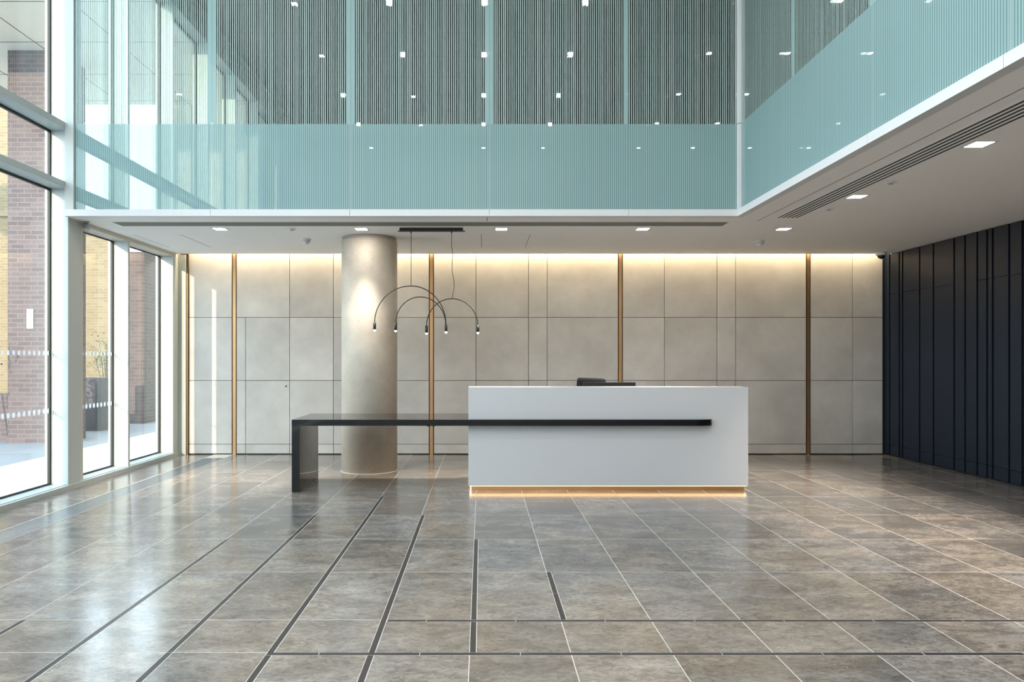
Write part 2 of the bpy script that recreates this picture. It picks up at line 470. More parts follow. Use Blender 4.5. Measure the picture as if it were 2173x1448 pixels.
# trench heater grille along the facade
gr = thing('floor_grille', 'long narrow metal slatted grille set in the floor along the glazed wall', 'floor grille', (GX0, 3.0, 0))
b = B(); n = 0; y = 1.2
while y < 10.3:
    bx(b, GX0 + .012, GX1 - .012, y, y + .011, -.0015, .0012); y += .022
obj('slats', b, M['grille'], gr)
b = B(); bx(b, GX0, GX0 + .010, 1.2, 10.31, -.0015, .0020); bx(b, GX1 - .010, GX1, 1.2, 10.31, -.0015, .0020); bx(b, GX0, GX1, 10.30, 10.312, -.0015, .0020)
obj('frame', b, M['grille_edge'], gr)

# ------------------------------------------------------------------ back wall
def px(p, d=YW): return (p - VX) * d / FPX
def pz(p, d=YW): return CAMZ - (p - VY) * d / FPX
wb = B()
brass = [497, 915.5, 1316.5, 1715.5]
bw = .034   # half width of the brass channel
zr = [.012, .152, 1.083, 2.007, 3.10]
def panel(x0, x1, z0, z1, g=.0045):
    bx(wb, x0 + g, x1 - g, YW, YW + .03, z0 + g, z1 - g, 0)
segs = [[-4.29, px(497) - bw], [px(497) + bw, px(915.5) - bw], [px(915.5) + bw, px(1316.5) - bw], [px(1316.5) + bw, px(1715.5) - bw], [px(1715.5) + bw, XR - .03]]
joints_all = [614.5, 707.5, 1010, 1121.5, 1161, 1410, 1521.5, 1561, 1809]
door_joint = 521
for a, c in segs:
    for r in range(4):
        js = [px(j) for j in joints_all]
        if r < 3: js.append(px(door_joint))
        xs = sorted([a] + [j for j in js if a < j < c] + [c])
        for u, v in zip(xs, xs[1:]): panel(u, v, zr[r], zr[r + 1], .0036)
bx(wb, -4.62, XR + .1, YW + .028, YW + .25, 0, 3.2, 1)
wall_back = struct('wall_back', wb, [M['stone'], M['joint']])
b = B()
lathe(b, [(.0, 0), (.012, 0), (.012, .004), (0, .004)], seg=16)
bmesh.ops.rotate(b, matrix=Matrix.Rotation(R(90), 3, 'X'), cent=(0,0,0), verts=b.verts)
bmesh.ops.translate(b, vec=(px(607), YW - .0005, pz(820)), verts=b.verts)
lk = obj('door_lock', b, M['plastic'], wall_back)

def brass_trim(n, xc, half):
    b = B()
    bx(b, xc - half + .011, xc + half - .011, YW + .002, YW + .026, 0, 3.1, 0)
    bx(b, xc - half, xc + half, YW + .018, YW + .0278, 0, 3.1, 1)
    o = struct(f'trim_{n}', b, [M['brass'], M['bronze']], bevel=0)
    return o
for i, p in enumerate(brass): brass_trim(i + 1, px(p), bw)
# left end: white return with a narrow brass edge
b = B(); bx(b, XG, -4.31, YW - .05, YW + .03, 0, ZS, 0)
struct('wall_return', b, M['frame'])
b = B(); bx(b, -4.31, -4.285, YW - .035, YW + .02, 0, 3.1, 0)
struct('trim_5', b, [M['bronze']])

# ------------------------------------------------------------------ soffit slab (mezzanine)
sb = B()
YC = YW - .13      # ceiling stops short of the wall: light slot
XC = XR
def slab_with(zlo, zhi, mi):
    bx(sb, XI, XRU, YF + .03, YC, zlo, zhi, mi)
    bx(sb, XF + .03, XRU, YFRONT, YF + .03, zlo, zhi, mi)
slab_with(ZS, ZS + .06, 0)
bx(sb, XI, XRU, 9.6, YC, ZS + .06, ZS + .20, 0)
bx(sb, XG, XRU, YC, YB, 3.20, 3.30, 0)
bx(sb, XG, XRU, YC - .01, YC + .0, ZS + .2, 3.3, 0)
ceil_low = struct('ceiling', sb, [M['soffit']])
b = B()
bx(b, XI, XRU, YF + .03, 9.6, 2.981, 2.990, 0); bx(b, XF + .03, XRU, YFRONT, YF + .03, 2.981, 2.990, 0); bx(b, XI, XRU, 9.6, YB, 3.305, 3.31, 0)
bx(b, XI, XRU, 9.58, 9.6, 2.99, 3.31, 0)
struct('floor_upper', b, M['slab'])
# fascia: pale profile under the glass and the flat edge boards behind it
b = B()
seams = [-4.347 + 1.476 * i for i in range(6)]
xs = [XI] + seams[1:5] + [XF]
for u, v in zip(xs, xs[1:]): bx(b, u + .0015, v - (.0015 if v < XF else -.0), YF - .045, YF + .035, ZS - .006, 2.985, 0)
struct('trim_6', b, M['white'])
yseam = [YF - .0, 6.47, 5.14, 3.80, 2.46, 1.12, -.22, -1.56, YFRONT]
b = B()
for u, v in zip(yseam, yseam[1:]): bx(b, XF - .045, XF + .035, v + .0015, u - (.046 if u == YF else .0015), ZS - .006, 2.985, 0)
struct('trim_7', b, M['white'])
b = B()
e = .27
prism(b, [(XI, YF + .036), (XF + .034, YF + .036), (XF + e - .003, YF + e - .004), (XI, YF + e - .004)], 'z', ZS - .004, ZS - .001)
struct('trim_8', b, M['soffit'])
b = B()
prism(b, [(XF + .037, YF + .033), (XF + .037, YFRONT), (XF + e - .003, YFRONT), (XF + e - .003, YF + e - .008)], 'z', ZS - .004, ZS - .001)
struct('trim_9', b, M['soffit'])
b = B()
bx(b, XI, XF + e, YF + e - .004, YF + e + .006, ZS - .0015, ZS - .0005); bx(b, XF + e - .004, XF + e + .010, YFRONT, YF + e, ZS - .0015, ZS - .0005)
bx(b, .058, .064, YF + .036, YF + e - .004, ZS - .0052, ZS - .0042)
struct('trim_10', b, M['joint'])

# air grilles in the soffit
def air_grille(label, x0, x1, y0, y1, along, nslot, mat):
    t = thing('ceiling_air_vent', label, 'air grille', ((x0+x1)/2, (y0+y1)/2, ZS))
    b = B(); c = B()
    if along == 'x':
        h = (y1 - y0) / nslot
        for i in range(nslot): bx(b, x0, x1, y0 + h*i + h*.2, y0 + h*(i+1) - h*.12, ZS - .002, ZS - .0008)
        for i in range(nslot + 1): bx(c, x0, x1, y0 + h*i - h*.12, y0 + h*i + h*.2, ZS - .003, ZS - .0008)
    else:
        h = (x1 - x0) / nslot
        for i in range(nslot): bx(b, x0 + h*i + h*.3, x0 + h*(i+1) - h*.16, y0, y1, ZS - .002, ZS - .0008)
        for i in range(nslot + 1): bx(c, x0 + h*i - h*.16, x0 + h*i + h*.3, y0, y1, ZS - .003, ZS - .0008)
    obj('air_slot', b, mat, t); obj('blade', c, M['soffit'] if along == 'y' else M['slotgrey'], t)
    return t
air_grille('thin grey linear air slot in the soffit running above the reception desk and column', -4.10, 2.745, 8.12, 8.33, 'x', 4, M['slotgrey'])
air_grille('five-slot dark linear air grille in the soffit beside the navy panelled side', 3.165, 3.40, YFRONT + .1, 7.86, 'y', 5, M['slot'])

# ------------------------------------------------------------------ upper room shell
def rect_struct(name, args, mat):
    b = B(); bx(b, *args); return struct(name, b, mat)
b = B(); bx(b, XG, XRU, YFRONT, YB, ZT, ZT + .15, 0)
for i in range(12):
    yy = 8.5 + i * .98
    bx(b, XI, XRU, yy, yy + .012, ZT - .001, ZT + .001, 1)
struct('ceiling_upper', b, [M['upper_ceiling'], M['joint']])
b = B(); bx(b, XG + .02, XF, YFRONT + .05, YF - .02, ZT - .03, ZT - .001, 0)
struct('ceiling_atrium', b, M['soffit'])
rect_struct('wall_upper_back', (XG, XRU, YB, YB + .15, 3.2, ZT), M['upper_wall'])
rect_struct('wall_upper_right', (XRU, XRU + .15, YFRONT, YB, 2.9, ZT), M['upper_wall'])
rect_struct('wall_front_sun_block', (-7.8, XRU + .15, YFRONT - .2, YFRONT, -.02, 10.0), M['front_wall'])  # unseen front wall, extended sideways and upward to keep direct sun out

# ------------------------------------------------------------------ dark panelled wall
b = B()
gpx = [1888, 1908.3, 1915.4, 1951.6, 1980.8, 2025, 2048, 2074, 2094.8, 2106.8, 2141.7, 2170]
gy = [XR * FPX / (p - VX) for p in gpx]
widths = [.33, .05, .42, .24, .30, .10, .36, .30, .08, .40, .26, .22, .24]
y = gy[-1]; i = 0
while y > YFRONT + .5:
    y -= widths[i % len(widths)]; gy.append(y); i += 1
ends = [YW + .03] + gy + [YFRONT]
seam_on = {2, 4, 5, 8, 9, 10, 11, 12}
for i, (u, v) in enumerate(zip(ends, ends[1:])):
    g = .016
    d = .018 if (i % 3 == 1) else 0.0
    y0, y1 = v + g, u - g
    if y1 - y0 < .01: y0, y1 = v + .008, u - .008
    x0 = XR + d * 0
    zs = [.012, .160, 2.335, ZS - .004] if (i in {1, 3, 4, 5, 8, 9, 10, 11} or i > 12 and i % 3) else [.012, .160, ZS - .004]
    for a, c in zip(zs, zs[1:]):
        bx(b, x0, XR + .05, y0, y1, a + .0025, c - .0025, 0)
bx(b, XR + .045, XR + .2, YFRONT, YW + .2, 0, ZS, 1)
struct('wall_right', b, [M['navy'], M['navyj']])

# ------------------------------------------------------------------ facade on the left
FM = 1.3275
finY = [7.81 + FM * k for k in range(-8, 10)]
wl = B()
bx(wl, XG - .06, XI, YFRONT, YB, 6.5, ZT, 0)                    # head band
bx(wl, XG - .06, XI, YF + .29, YW - .02, 2.916, 3.02, 0)    # slab edge
bx(wl, XG - .06, XI, YW - .02, YB, -.02, 3.02, 0)               # behind the hall
struct('wall_left', wl, M['frame'])
b = B(); bx(b, XG - .03, XI + .02, YFRONT, YW - .05, 0, .05)
bx(b, XG - .03, XI - .02, YFRONT, YW - .05, .05, .056)
struct('trim_11', b, M['frame'])
def dots(bm, y0, y1, z, r, step):
    y = y1 - .03
    while y > y0 + .02:
        vs = [bm.verts.new((XG + .0085, y + r*.78*math.cos(2*PI*k/16), z + r*math.sin(2*PI*k/16))) for k in range(16)]
        bm.faces.new(vs)
        vs2 = [bm.verts.new((XG + .0075, y + r*.78*math.cos(2*PI*k/16), z + r*math.sin(2*PI*k/16))) for k in range(16)]
        bm.faces.new(vs2[::-1])
        for k in range(16): bm.faces.new((vs[k], vs2[k], vs2[(k+1)%16], vs[(k+1)%16]))
        y -= step
wn = [0]
def window(y0, y1, z0, z1, transoms, mull=None, has_dots=False, dots_n=None):
    """one bay: glass between y0 and y1, the mullion that closes it on its far side at y1..y1+mull"""
    wn[0] += 1
    w = struct_empty(f'window_{wn[0]}', (XG, (y0 + y1) / 2, z0))
    cuts = [z0] + [c for t in transoms for c in t] + [z1]
    for a, c in zip(cuts[0::2], cuts[1::2]):
        b = B(); bx(b, XG - .008, XG + .006, y0, y1, a, c); obj('glass_pane', b, M['winglass'], w)
        b = B(); q = .022
        bx(b, XG - .012, XG + .016, y0, y0 + q, a, c); bx(b, XG - .012, XG + .016, y1 - q, y1, a, c)
        bx(b, XG - .012, XG + .016, y0 + q, y1 - q, a, a + q); bx(b, XG - .012, XG + .016, y0 + q, y1 - q, c - q, c)
        obj('gasket', b, M['gasket'], w)
    for a, c in transoms:
        b = B(); bx(b, XG - .03, XI - .004, y0, y1, a, c); obj('transom', b, M['frame'], w)
    if mull:
        b = B(); bx(b, XG - .05, XI, y1, y1 + mull, z0, z1); obj('mullion', b, M['frame'], w, bevel=.003)
    if has_dots:
        b = B(); dots(b, y0, y1 if dots_n is None else y1, 1.46, .025, .083); obj('manifestation_dots', b, M['dots'], w)
        b = B(); dots(b, y0, y1, .845, .029, .083); obj('manifestation_dots', b, M['dots'], w)
    return w
T2 = [(3.222, 3.285), (3.846, 3.915)]
th = .045
# the double-height bays beside the hall, nearest the glass screen first
window(finY[7] + th, 7.81, .05, 6.5, T2, .25, True)
# two bays under the mezzanine
w = window(8.165, 9.135, .05, 2.885, [], th, True)
b = B(); bx(b, XG - .04, XI - .035, 8.06, 8.165, .0, ZS); obj('jamb', b, M['frame_grey'], w)
b = B(); bx(b, XG - .04, XI - .002, 8.165, YW - .05, 2.875, 2.915); obj('head_rail', b, M['frame_grey'], w)
window(9.135 + th, 10.465, .05, 2.885, [], .17)
# upper floor bays
window(8.06, 9.135, 3.02, 6.5, T2, th)
for k in range(9, 17): window(finY[k] + th, finY[k + 1], 3.02, 6.5, T2, th)
for k in range(6, -1, -1): window(finY[k] + th, finY[k + 1], .05, 6.5, T2, th)
b = B(); bx(b, XF - .04, XF + .03, YFRONT, YF - .046, ZT - .075, ZT); bx(b, -4.33, XF - .046, YF - .03, YF + .03, ZT - .05, ZT); struct('trim_13', b, M['white'])
b = B(); bx(b, XI, -4.33, YF - .03, YF + .03, 2.985, ZT); struct('trim_12', b, M['frame'])

# ------------------------------------------------------------------ striped glass screen
def front_face(bm):
    ymin = min(v.co.y for v in bm.verts)
    for f in bm.faces: f.material_index = 0 if all(abs(v.co.y - ymin) < 1e-5 for v in f.verts) else 1
ords = ['first', 'second', 'third', 'fourth', 'fifth', 'sixth', 'seventh', 'eighth', 'ninth']
b = B(); bx(b, -.735, .735, -.008, .008, 0, ZT - 2.99)
gp_me = None
wd = 1.470
backlab = ['striped frosted glass panel of the upper screen nearest the window wall',
           'striped frosted glass panel over the suspended arc lamp, second from the window wall',
           'striped frosted glass panel third from the window wall, above the desk left end',
           'striped frosted glass panel above the left half of the white desk',
           'striped frosted glass panel next to the white corner post, above the desk right end']
for i in range(5):
    u, v = seams[i], seams[i + 1]
    if i == 4: v = XF - .045
    b = B(); bx(b, u + .0006, v - .0006, YF - .008, YF + .008, 2.986, ZT - .052)
    front_face(b)
    o = obj('glass_panel', b, [M['frit_b'], M['inner']], loc=((seams[i] + seams[i] + 1.476) / 2 if i < 4 else (u + v) / 2, YF, 2.980))
    tag(o, backlab[i], 'glass panel', 'striped glass panels facing the hall')
    o['kind'] = 'thing'
sidelab = ['teal striped glass panel on the side run, just right of the white corner post',
           'teal striped glass panel on the side run, second from the corner post',
           'teal striped glass panel on the side run, third from the corner post',
           'teal striped glass panel cut off by the upper right of the photo',
           'teal striped glass panel of the side run beyond the photo edge', 'teal striped glass panel of the side run near the entrance end']
for i in range(6):
    u, v = yseam[i + 1], yseam[i]
    if i == 0: v = YF - .045
    c = (u + v) / 2
    b = B(); hw = (v - u) / 2 - .0006
    bx(b, -hw, hw, -.008, .008, .006, ZT - .077 - 2.98)
    front_face(b)
    o = obj('glass_panel', b, [M['frit_r'], M['inner']])
    o.location = (XF, c, 2.98); o.rotation_euler = (0, 0, R(-90))
    tag(o, sidelab[i], 'glass panel', 'striped glass panels along the side')
    o['kind'] = 'thing'
b = B(); bx(b, XF - .044, XF + .030, YF - .044, YF + .030, 2.986, 3.895, 0); bx(b, XF - .044, XF + .030, YF - .044, YF + .030, 3.901, ZT, 0)
tag(obj('corner_post', b, M['white'], loc=(XF, YF, 2.986), bevel=.004), 'slim white square post where the two striped glass runs meet', 'post')

# ------------------------------------------------------------------ downlights
def downlight(loc, label):
    t = thing('recessed_downlight', label, 'downlight', loc, 'square downlights in the soffit')
    b = B(); s, i = .084, .066
    for a in ((-s, s, -s, -i), (-s, s, i, s), (-s, -i, -i, i), (i, s, -i, i)):
        bx(b, loc[0]+a[0], loc[0]+a[1], loc[1]+a[2], loc[1]+a[3], loc[2]-.004, loc[2]-.0005)
    obj('frame', b, M['white'], t)
    b = B(); bx(b, loc[0]-i, loc[0]+i, loc[1]-i, loc[1]+i, loc[2]-.003, loc[2]-.0006)
    obj('diffuser', b, M['lamp'], t)
    return t
dl = [((-3.057, 8.536), 'lit square downlight in the soffit beside the window wall'),
      ((-1.405, 8.536), 'lit square downlight in the soffit right above the round column'),
      ((.231, 8.536), 'lit square downlight in the soffit just right of the black arc lamp bar'),
      ((1.884, 8.536), 'lit square downlight in the soffit over the middle of the desk'),
      ((3.53, 8.536), 'lit square downlight in the soffit between the smoke detector and the slotted grille'),
      ((3.51, 6.83), 'lit square downlight beside the slotted grille, second from the back'),
      ((3.52, 5.167), 'largest lit square downlight, beside the slotted grille near the photo edge')]
dl += [((3.52, 3.50), 'lit square downlight of the slotted-grille row, first beyond the photo edge'), ((3.52, 1.83), 'lit square downlight of the slotted-grille row, second beyond the photo edge')]
d0 = None
for (x, y), lab in dl:
    if d0 is None: d0 = downlight((x, y, ZS), lab)
    else: dup(d0, (x, y, ZS), lab, 'square downlights in the soffit')
# small downlights in the upper ceiling
gx = {'a': -2.9, 'b': -1.43, 'c': .05, 'd': 1.61, 'f': 4.13, 'g': 5.55, 'h': 7.05, 'i': 8.6}
rowsU = [(11.32, 'bcdg'), (13.26, 'bcdfgh'), (15.31, 'acdfg'), (17.2, 'acdfg'), (19.2, 'acdfghi')]
rown = ['topmost row', 'second row down', 'third row down', 'fourth row down', 'lowest row']
s0 = None
for (yy, cols), rn in zip(rowsU, rown):
    for n_, cch in enumerate(cols):
        lab = f'tiny lit square light seen through the striped glass, {rn}, {ords[n_]} from left'
        loc = (gx[cch], yy, ZT)
        if s0 is None:
            b = B(); bx(b, loc[0]-.042, loc[0]+.042, loc[1]-.042, loc[1]+.042, ZT-.005, ZT-.0012)
            s0 = tag(obj('small_ceiling_light', b, M['lampcool'], loc=loc), lab, 'ceiling light', 'small lights in the upper ceiling')
        else:
            o = s0.copy(); COL.objects.link(o); o.location = loc; o['label'] = lab

# ------------------------------------------------------------------ ceiling devices
def detector(loc, label, cat, s=1.0, sprink=False):
    t = thing('smoke_detector' if not sprink else 'ceiling_sprinkler', label, cat, loc)
    b = B()
    if not sprink:
        lathe(b, [(0, 0), (.062*s, 0), (.062*s, -.012*s), (.05*s, -.016*s)], loc); obj('base', b, M['devwhite'], t)
        b = B(); lathe(b, [(.048*s, -.014*s), (.05*s, -.04*s), (.034*s, -.048*s), (.03*s, -.062*s), (0, -.064*s)], loc); obj('sensor_head', b, M['devwhite'], t)
        b = B(); lathe(b, [(.0505*s, -.028*s), (.0515*s, -.030*s), (.0505*s, -.034*s), (.049*s, -.033*s)], loc); obj('vent_ring', b, M['devgrey'], t)
    else:
        lathe(b, [(0, 0), (.05, 0), (.047, -.006), (.02, -.008)], loc, 24); obj('cover_plate', b, M['devwhite'], t)
        b = B(); lathe(b, [(.018, -.007), (.02, -.018), (.0, -.022)], loc, 24); obj('nozzle', b, M['devgrey'], t)
detector((-2.23, 9.28, ZS), 'white round smoke detector on the soffit left of the column', 'smoke detector')
detector((3.585, 9.42, ZS), 'white round smoke detector on the soffit near the navy panelled side', 'smoke detector')
detector((-2.22, 8.54, ZS), 'tiny white sprinkler disc in the soffit left of the column', 'sprinkler', sprink=True)
detector((3.51, 7.386, ZS), 'tiny white sprinkler disc between the back and second slotted-grille downlights', 'sprinkler', sprink=True)
detector((3.515, 6.283, ZS), 'tiny white sprinkler disc between the two largest downlights', 'sprinkler', sprink=True)
# dome camera by the dark wall, motion sensor by the windows
c = (5.70, 10.42, ZS)
t = thing('ceiling_dome_camera', 'white security camera with dark dome in the corner by the navy panels', 'security camera', c)
b = B(); lathe(b, [(0, 0), (.07, 0), (.075, -.01), (.068, -.04), (.058, -.046)], c); obj('housing', b, M['devwhite'], t)
b = B(); lathe(b, [(.052, -.044)] + [(.052*math.cos(a), -.044 - .05*math.sin(a)) for a in [R(15*i) for i in range(1, 6)]] + [(0, -.095)], c); obj('dome', b, M['devdark'], t)
c = (-4.375, 8.09, ZS)
t = thing('ceiling_camera_pod', 'small grey-white camera pod hung at the soffit edge beside the first low window', 'camera', c)
b = B(); lathe(b, [(0, 0), (.03, 0), (.028, -.012), (.012, -.016), (.012, -.03)], c, 24); obj('bracket', b, M['devgrey'], t)
b = B(); lathe(b, [(.0, -.026), (.033, -.03), (.036, -.07), (.0355, -.075)], c, 32); obj('housing', b, M['devgrey'], t)
b = B(); lathe(b, [(.034, -.073), (.034, -.085), (.028, -.105), (.012, -.117), (0, -.119)], c, 32); obj('dome', b, M['devwhite'], t)
# access hatches in the soffit
def hatch(x0, x1, y0, y1, label):
    t = thing('ceiling_access_hatch', label, 'access hatch', ((x0+x1)/2, (y0+y1)/2, ZS))
    b = B(); bx(b, x0, x1, y0, y1, ZS - .0012, ZS - .0004); obj('hatch_panel', b, M['soffit'], t)
    b = B(); bx(b, x0 - .005, x0 + .0, y0, y1, ZS - .0016, ZS - .0003); obj('hatch_joint', b, M['joint'], t)
    b = B(); bx(b, x1, x1 + .005, y0, y1, ZS - .0016, ZS - .0003); obj('hatch_joint', b, M['joint'], t)
hatch(0.0, .59, 8.89, 9.95, 'flush access panel in the soffit right of the arc lamp, marked by two fine lines')
hatch(-4.25, -3.685, 8.93, 9.95, 'flush access panel in the soffit near the window wall, marked by a fine slanting line')

# ------------------------------------------------------------------ concrete column
cx, cy, cr = -1.412, 9.20, .347
t = thing('concrete_column', 'round raw concrete column standing behind the black table', 'column', (cx, cy, 0), kind='thing')
b = B(); lathe(b, [(cr, 0), (cr, 2.846), (cr - .004, 2.850), (cr - .004, 2.856), (cr, 2.860), (cr, 2.872), (cr - .010, 2.874), (cr - .010, ZS - .0005)], (cx, cy, 0), 96); obj('shaft', b, M['concrete'], t)
b = B(); lathe(b, [(cr + .001, .0), (cr + .013, .0), (cr + .012, .004), (cr + .001, .005), (cr + .001, 0)], (cx, cy, .0002), 96); obj('sealant_ring', b, M['grout'], t)

# ------------------------------------------------------------------ reception desk
DY = 7.74
DX0, DX1, DZ0, DZ1 = -.140, 2.826, .053, 1.100
DB = 8.60
desk = thing('reception_desk', 'long white reception desk with a glowing brass plinth', 'desk', (1.34, 8.1, 0))
b = B()
prism(b, [(DX0, DY), (DX1, DY), (DX1, DY + .28), (DX0, DY + .28)], 'z', DZ0, DZ1)
bx(b, DX0, DX0 + .05, DY + .281, DB, DZ0, .72); bx(b, DX1 - .05, DX1, DY + .281, DB, DZ0, .72)
obj('counter_body', b, M['desk'], desk, bevel=.0025)
b = B(); bx(b, DX0 + .05, DX1 - .05, DY + .28, DB, .72, .745); obj('worktop', b, M['desk_in'], desk)
b = B(); prism(b, [(DX0 + .03, DY + .035), (DX1 - .032, DY + .035), (DX1 - .032, DB - .04), (DX0 + .03, DB - .04)], 'z', 0, DZ0); obj('plinth', b, M['brass'], desk, bevel=.002)
b = B(); z0 = DZ0 - .004
bx(b, DX0 + .028, DX1 - .03, DY + .012, DY + .024, z0, DZ0 + .0)
bx(b, DX1 - .026, DX1 - .014, DY + .012, DB - .05, z0, DZ0); bx(b, DX0 + .014, DX0 + .026, DY + .012, DB - .05, z0, DZ0)
obj('led_strip', b, M['led'], desk)
# black table running into a shelf along the desk front
tz0, tz1 = .698, .762
TY0, TY1 = 7.66, 8.543
TX0 = -1.992
tbl = thing('side_table', 'long gloss black table that wraps into a shelf along the white desk', 'table', (-1.0, 8.1, 0))
b = B()
R_ = .17; p_ = DY - TY0; xe = 2.437
arc = [(xe - R_ + R_ * math.sin(a), DY - p_ * math.cos(a) if False else TY0 + p_ * (1 - math.cos(a))) for a in [PI/2 * i / 14 for i in range(15)]]
poly = [(TX0, TY0)] + arc + [(xe, DY - .0015), (DX0 - .0015, DY - .0015), (DX0 - .0015, TY1), (TX0, TY1)]
prism(b, poly, 'z', tz0, tz1)
obj('tabletop', b, M['black'], tbl, bevel=.0025)
b = B(); bx(b, TX0, TX0 + .082, TY0, TY1, 0.0005, tz0 - .0005); obj('leg', b, M['black'], tbl, bevel=.0025)
b = B(); xx = (912 - VX) * 7.7 / FPX
bx(b, xx - .03, xx + .004, 7.70, 7.74, tz0 - .012, tz0 - .0003); obj('bracket', b, M['blackm'], tbl)
b = B(); bx(b, xx + .03, xx + .05, 7.70, 7.74, tz0 - .014, tz0 - .0003)
obj('bracket', b, M['blackm'], tbl)

# ------------------------------------------------------------------ monitor and chair behind the desk
my = 8.30
mx0, mx1, mz1 = (1238 - VX) * my / FPX, (1349 - VX) * my / FPX, CAMZ - (811.5 - VY) * my / FPX
mon = thing('computer_monitor', 'black computer monitor whose straight top edge shows over the desk', 'monitor', ((mx0+mx1)/2, my, .745))
b = B(); bx(b, mx0, mx1, my, my + .02, mz1 - .36, mz1); obj('screen_housing', b, M['plastic'], mon, bevel=.004)
b = B(); bx(b, mx0 + .012, mx1 - .012, my + .0202, my + .0215, mz1 - .345, mz1 - .012); obj('screen', b, M['screen'], mon)
b = B(); mc = (mx0 + mx1) / 2
bx(b, mc - .03, mc + .03, my - .035, my - .001, .76, mz1 - .12); bx(b, mc - .12, mc + .12, my - .10, my + .10, .7455, .759); obj('stand', b, M['plastic'], mon, bevel=.003)
chy = 8.98
chx = (1250 - VX) * chy / FPX + .025
chz = CAMZ - (801.8 - VY) * chy / FPX
ch = thing('office_chair', 'black office chair whose rounded backrest peeks over the desk', 'chair', (chx, chy + .25, 0))
b = B(); w2 = .192
nx, nz = 16, 14
def bpt(u, v, o_):
    x = chx + u * (w2 - (0.02 * v * v)); z = .66 + v * (chz - .66)
    yy = chy + .10 * u * u * -1 + .05 + .03 * math.sin(v * PI) + o_
    return (x, yy, z - (.012 * (u + 1) / 2 * v))
def corner(u, v):
    # round the outline
    r = .12
    a = max(0, abs(u) - (1 - r)) / r; c = max(0, abs(v - .5) * 2 - (1 - r)) / r
    return u if a == 0 or c == 0 or math.hypot(a, c) <= 1 else math.copysign((1 - r) + r * a / math.hypot(a, c), u), v if a == 0 or c == 0 or math.hypot(a, c) <= 1 else .5 + math.copysign(((1 - r) + r * c / math.hypot(a, c)) / 2, v - .5)
g1 = [[b.verts.new(bpt(*corner(-1 + 2*i/nx, j/nz), 0)) for j in range(nz+1)] for i in range(nx+1)]
g2 = [[b.verts.new(bpt(*corner(-1 + 2*i/nx, j/nz), .04)) for j in range(nz+1)] for i in range(nx+1)]
for i in range(nx):
    for j in range(nz):
        b.faces.new((g1[i][j], g1[i+1][j], g1[i+1][j+1], g1[i][j+1])).smooth = True
        b.faces.new((g2[i][j], g2[i][j+1], g2[i+1][j+1], g2[i+1][j])).smooth = True
for i in range(nx):
    b.faces.new((g1[i][0], g2[i][0], g2[i+1][0], g1[i+1][0])); b.faces.new((g1[i][nz], g1[i+1][nz], g2[i+1][nz], g2[i][nz]))
for j in range(nz):
    b.faces.new((g1[0][j], g1[0][j+1], g2[0][j+1], g2[0][j])); b.faces.new((g1[nx][j], g2[nx][j], g2[nx][j+1], g1[nx][j+1]))
obj('backrest', b, M['fabric'], ch)
sy = chy + .30
b = B()
prism(b, [(chx + .25*math.copysign(abs(math.cos(a))**.5, math.cos(a)), sy + .24*math.copysign(abs(math.sin(a))**.5, math.sin(a))) for a in [2*PI*i/32 for i in range(32)]], 'z', .45, .52)
obj('seat', b, M['fabric'], ch, bevel=.02)
b = B(); tube(b, [(chx, sy, .46), (chx, chy + .16, .47), (chx, chy + .10, .55), (chx, chy + .085, .78)], .022); obj('back_support', b, M['plastic'], ch)
b = B(); tube(b, [(chx, sy, .10), (chx, sy, .45)], .028); obj('gas_lift', b, M['chrome'], ch)
b = B()
for i in range(5):
    a = 2*PI*i/5 + .3
    tube(b, [(chx, sy, .115), (chx + .16*math.cos(a), sy + .16*math.sin(a), .10), (chx + .30*math.cos(a), sy + .30*math.sin(a), .075)], [.03, .024, .016])
obj('star_base', b, M['plastic'], ch)
for i in range(5):
    a = 2*PI*i/5 + .3; c = (chx + .30*math.cos(a), sy + .30*math.sin(a), .03)
    b = B(); lathe(b, [(0, -.022), (.026, -.022), (.029, -.012), (.029, .012), (.026, .022), (0, .022)], (0,0,0), 20)
    bmesh.ops.rotate(b, matrix=Matrix.Rotation(R(90), 3, 'X') , cent=(0,0,0), verts=b.verts)
    bmesh.ops.rotate(b, matrix=Matrix.Rotation(a, 3, 'Z'), cent=(0,0,0), verts=b.verts)
    bmesh.ops.translate(b, vec=c, verts=b.verts); obj('caster', b, M['plastic'], ch)
for s in (-1, 1):
    b = B(); tube(b, [(chx + s*.20, sy, .49), (chx + s*.27, sy, .52), (chx + s*.275, sy - .02, .66)], .014)
    bx(b, chx + s*.275 - .03, chx + s*.275 + .03, sy - .13, sy + .11, .655, .68); obj('armrest', b, M['plastic'], ch)

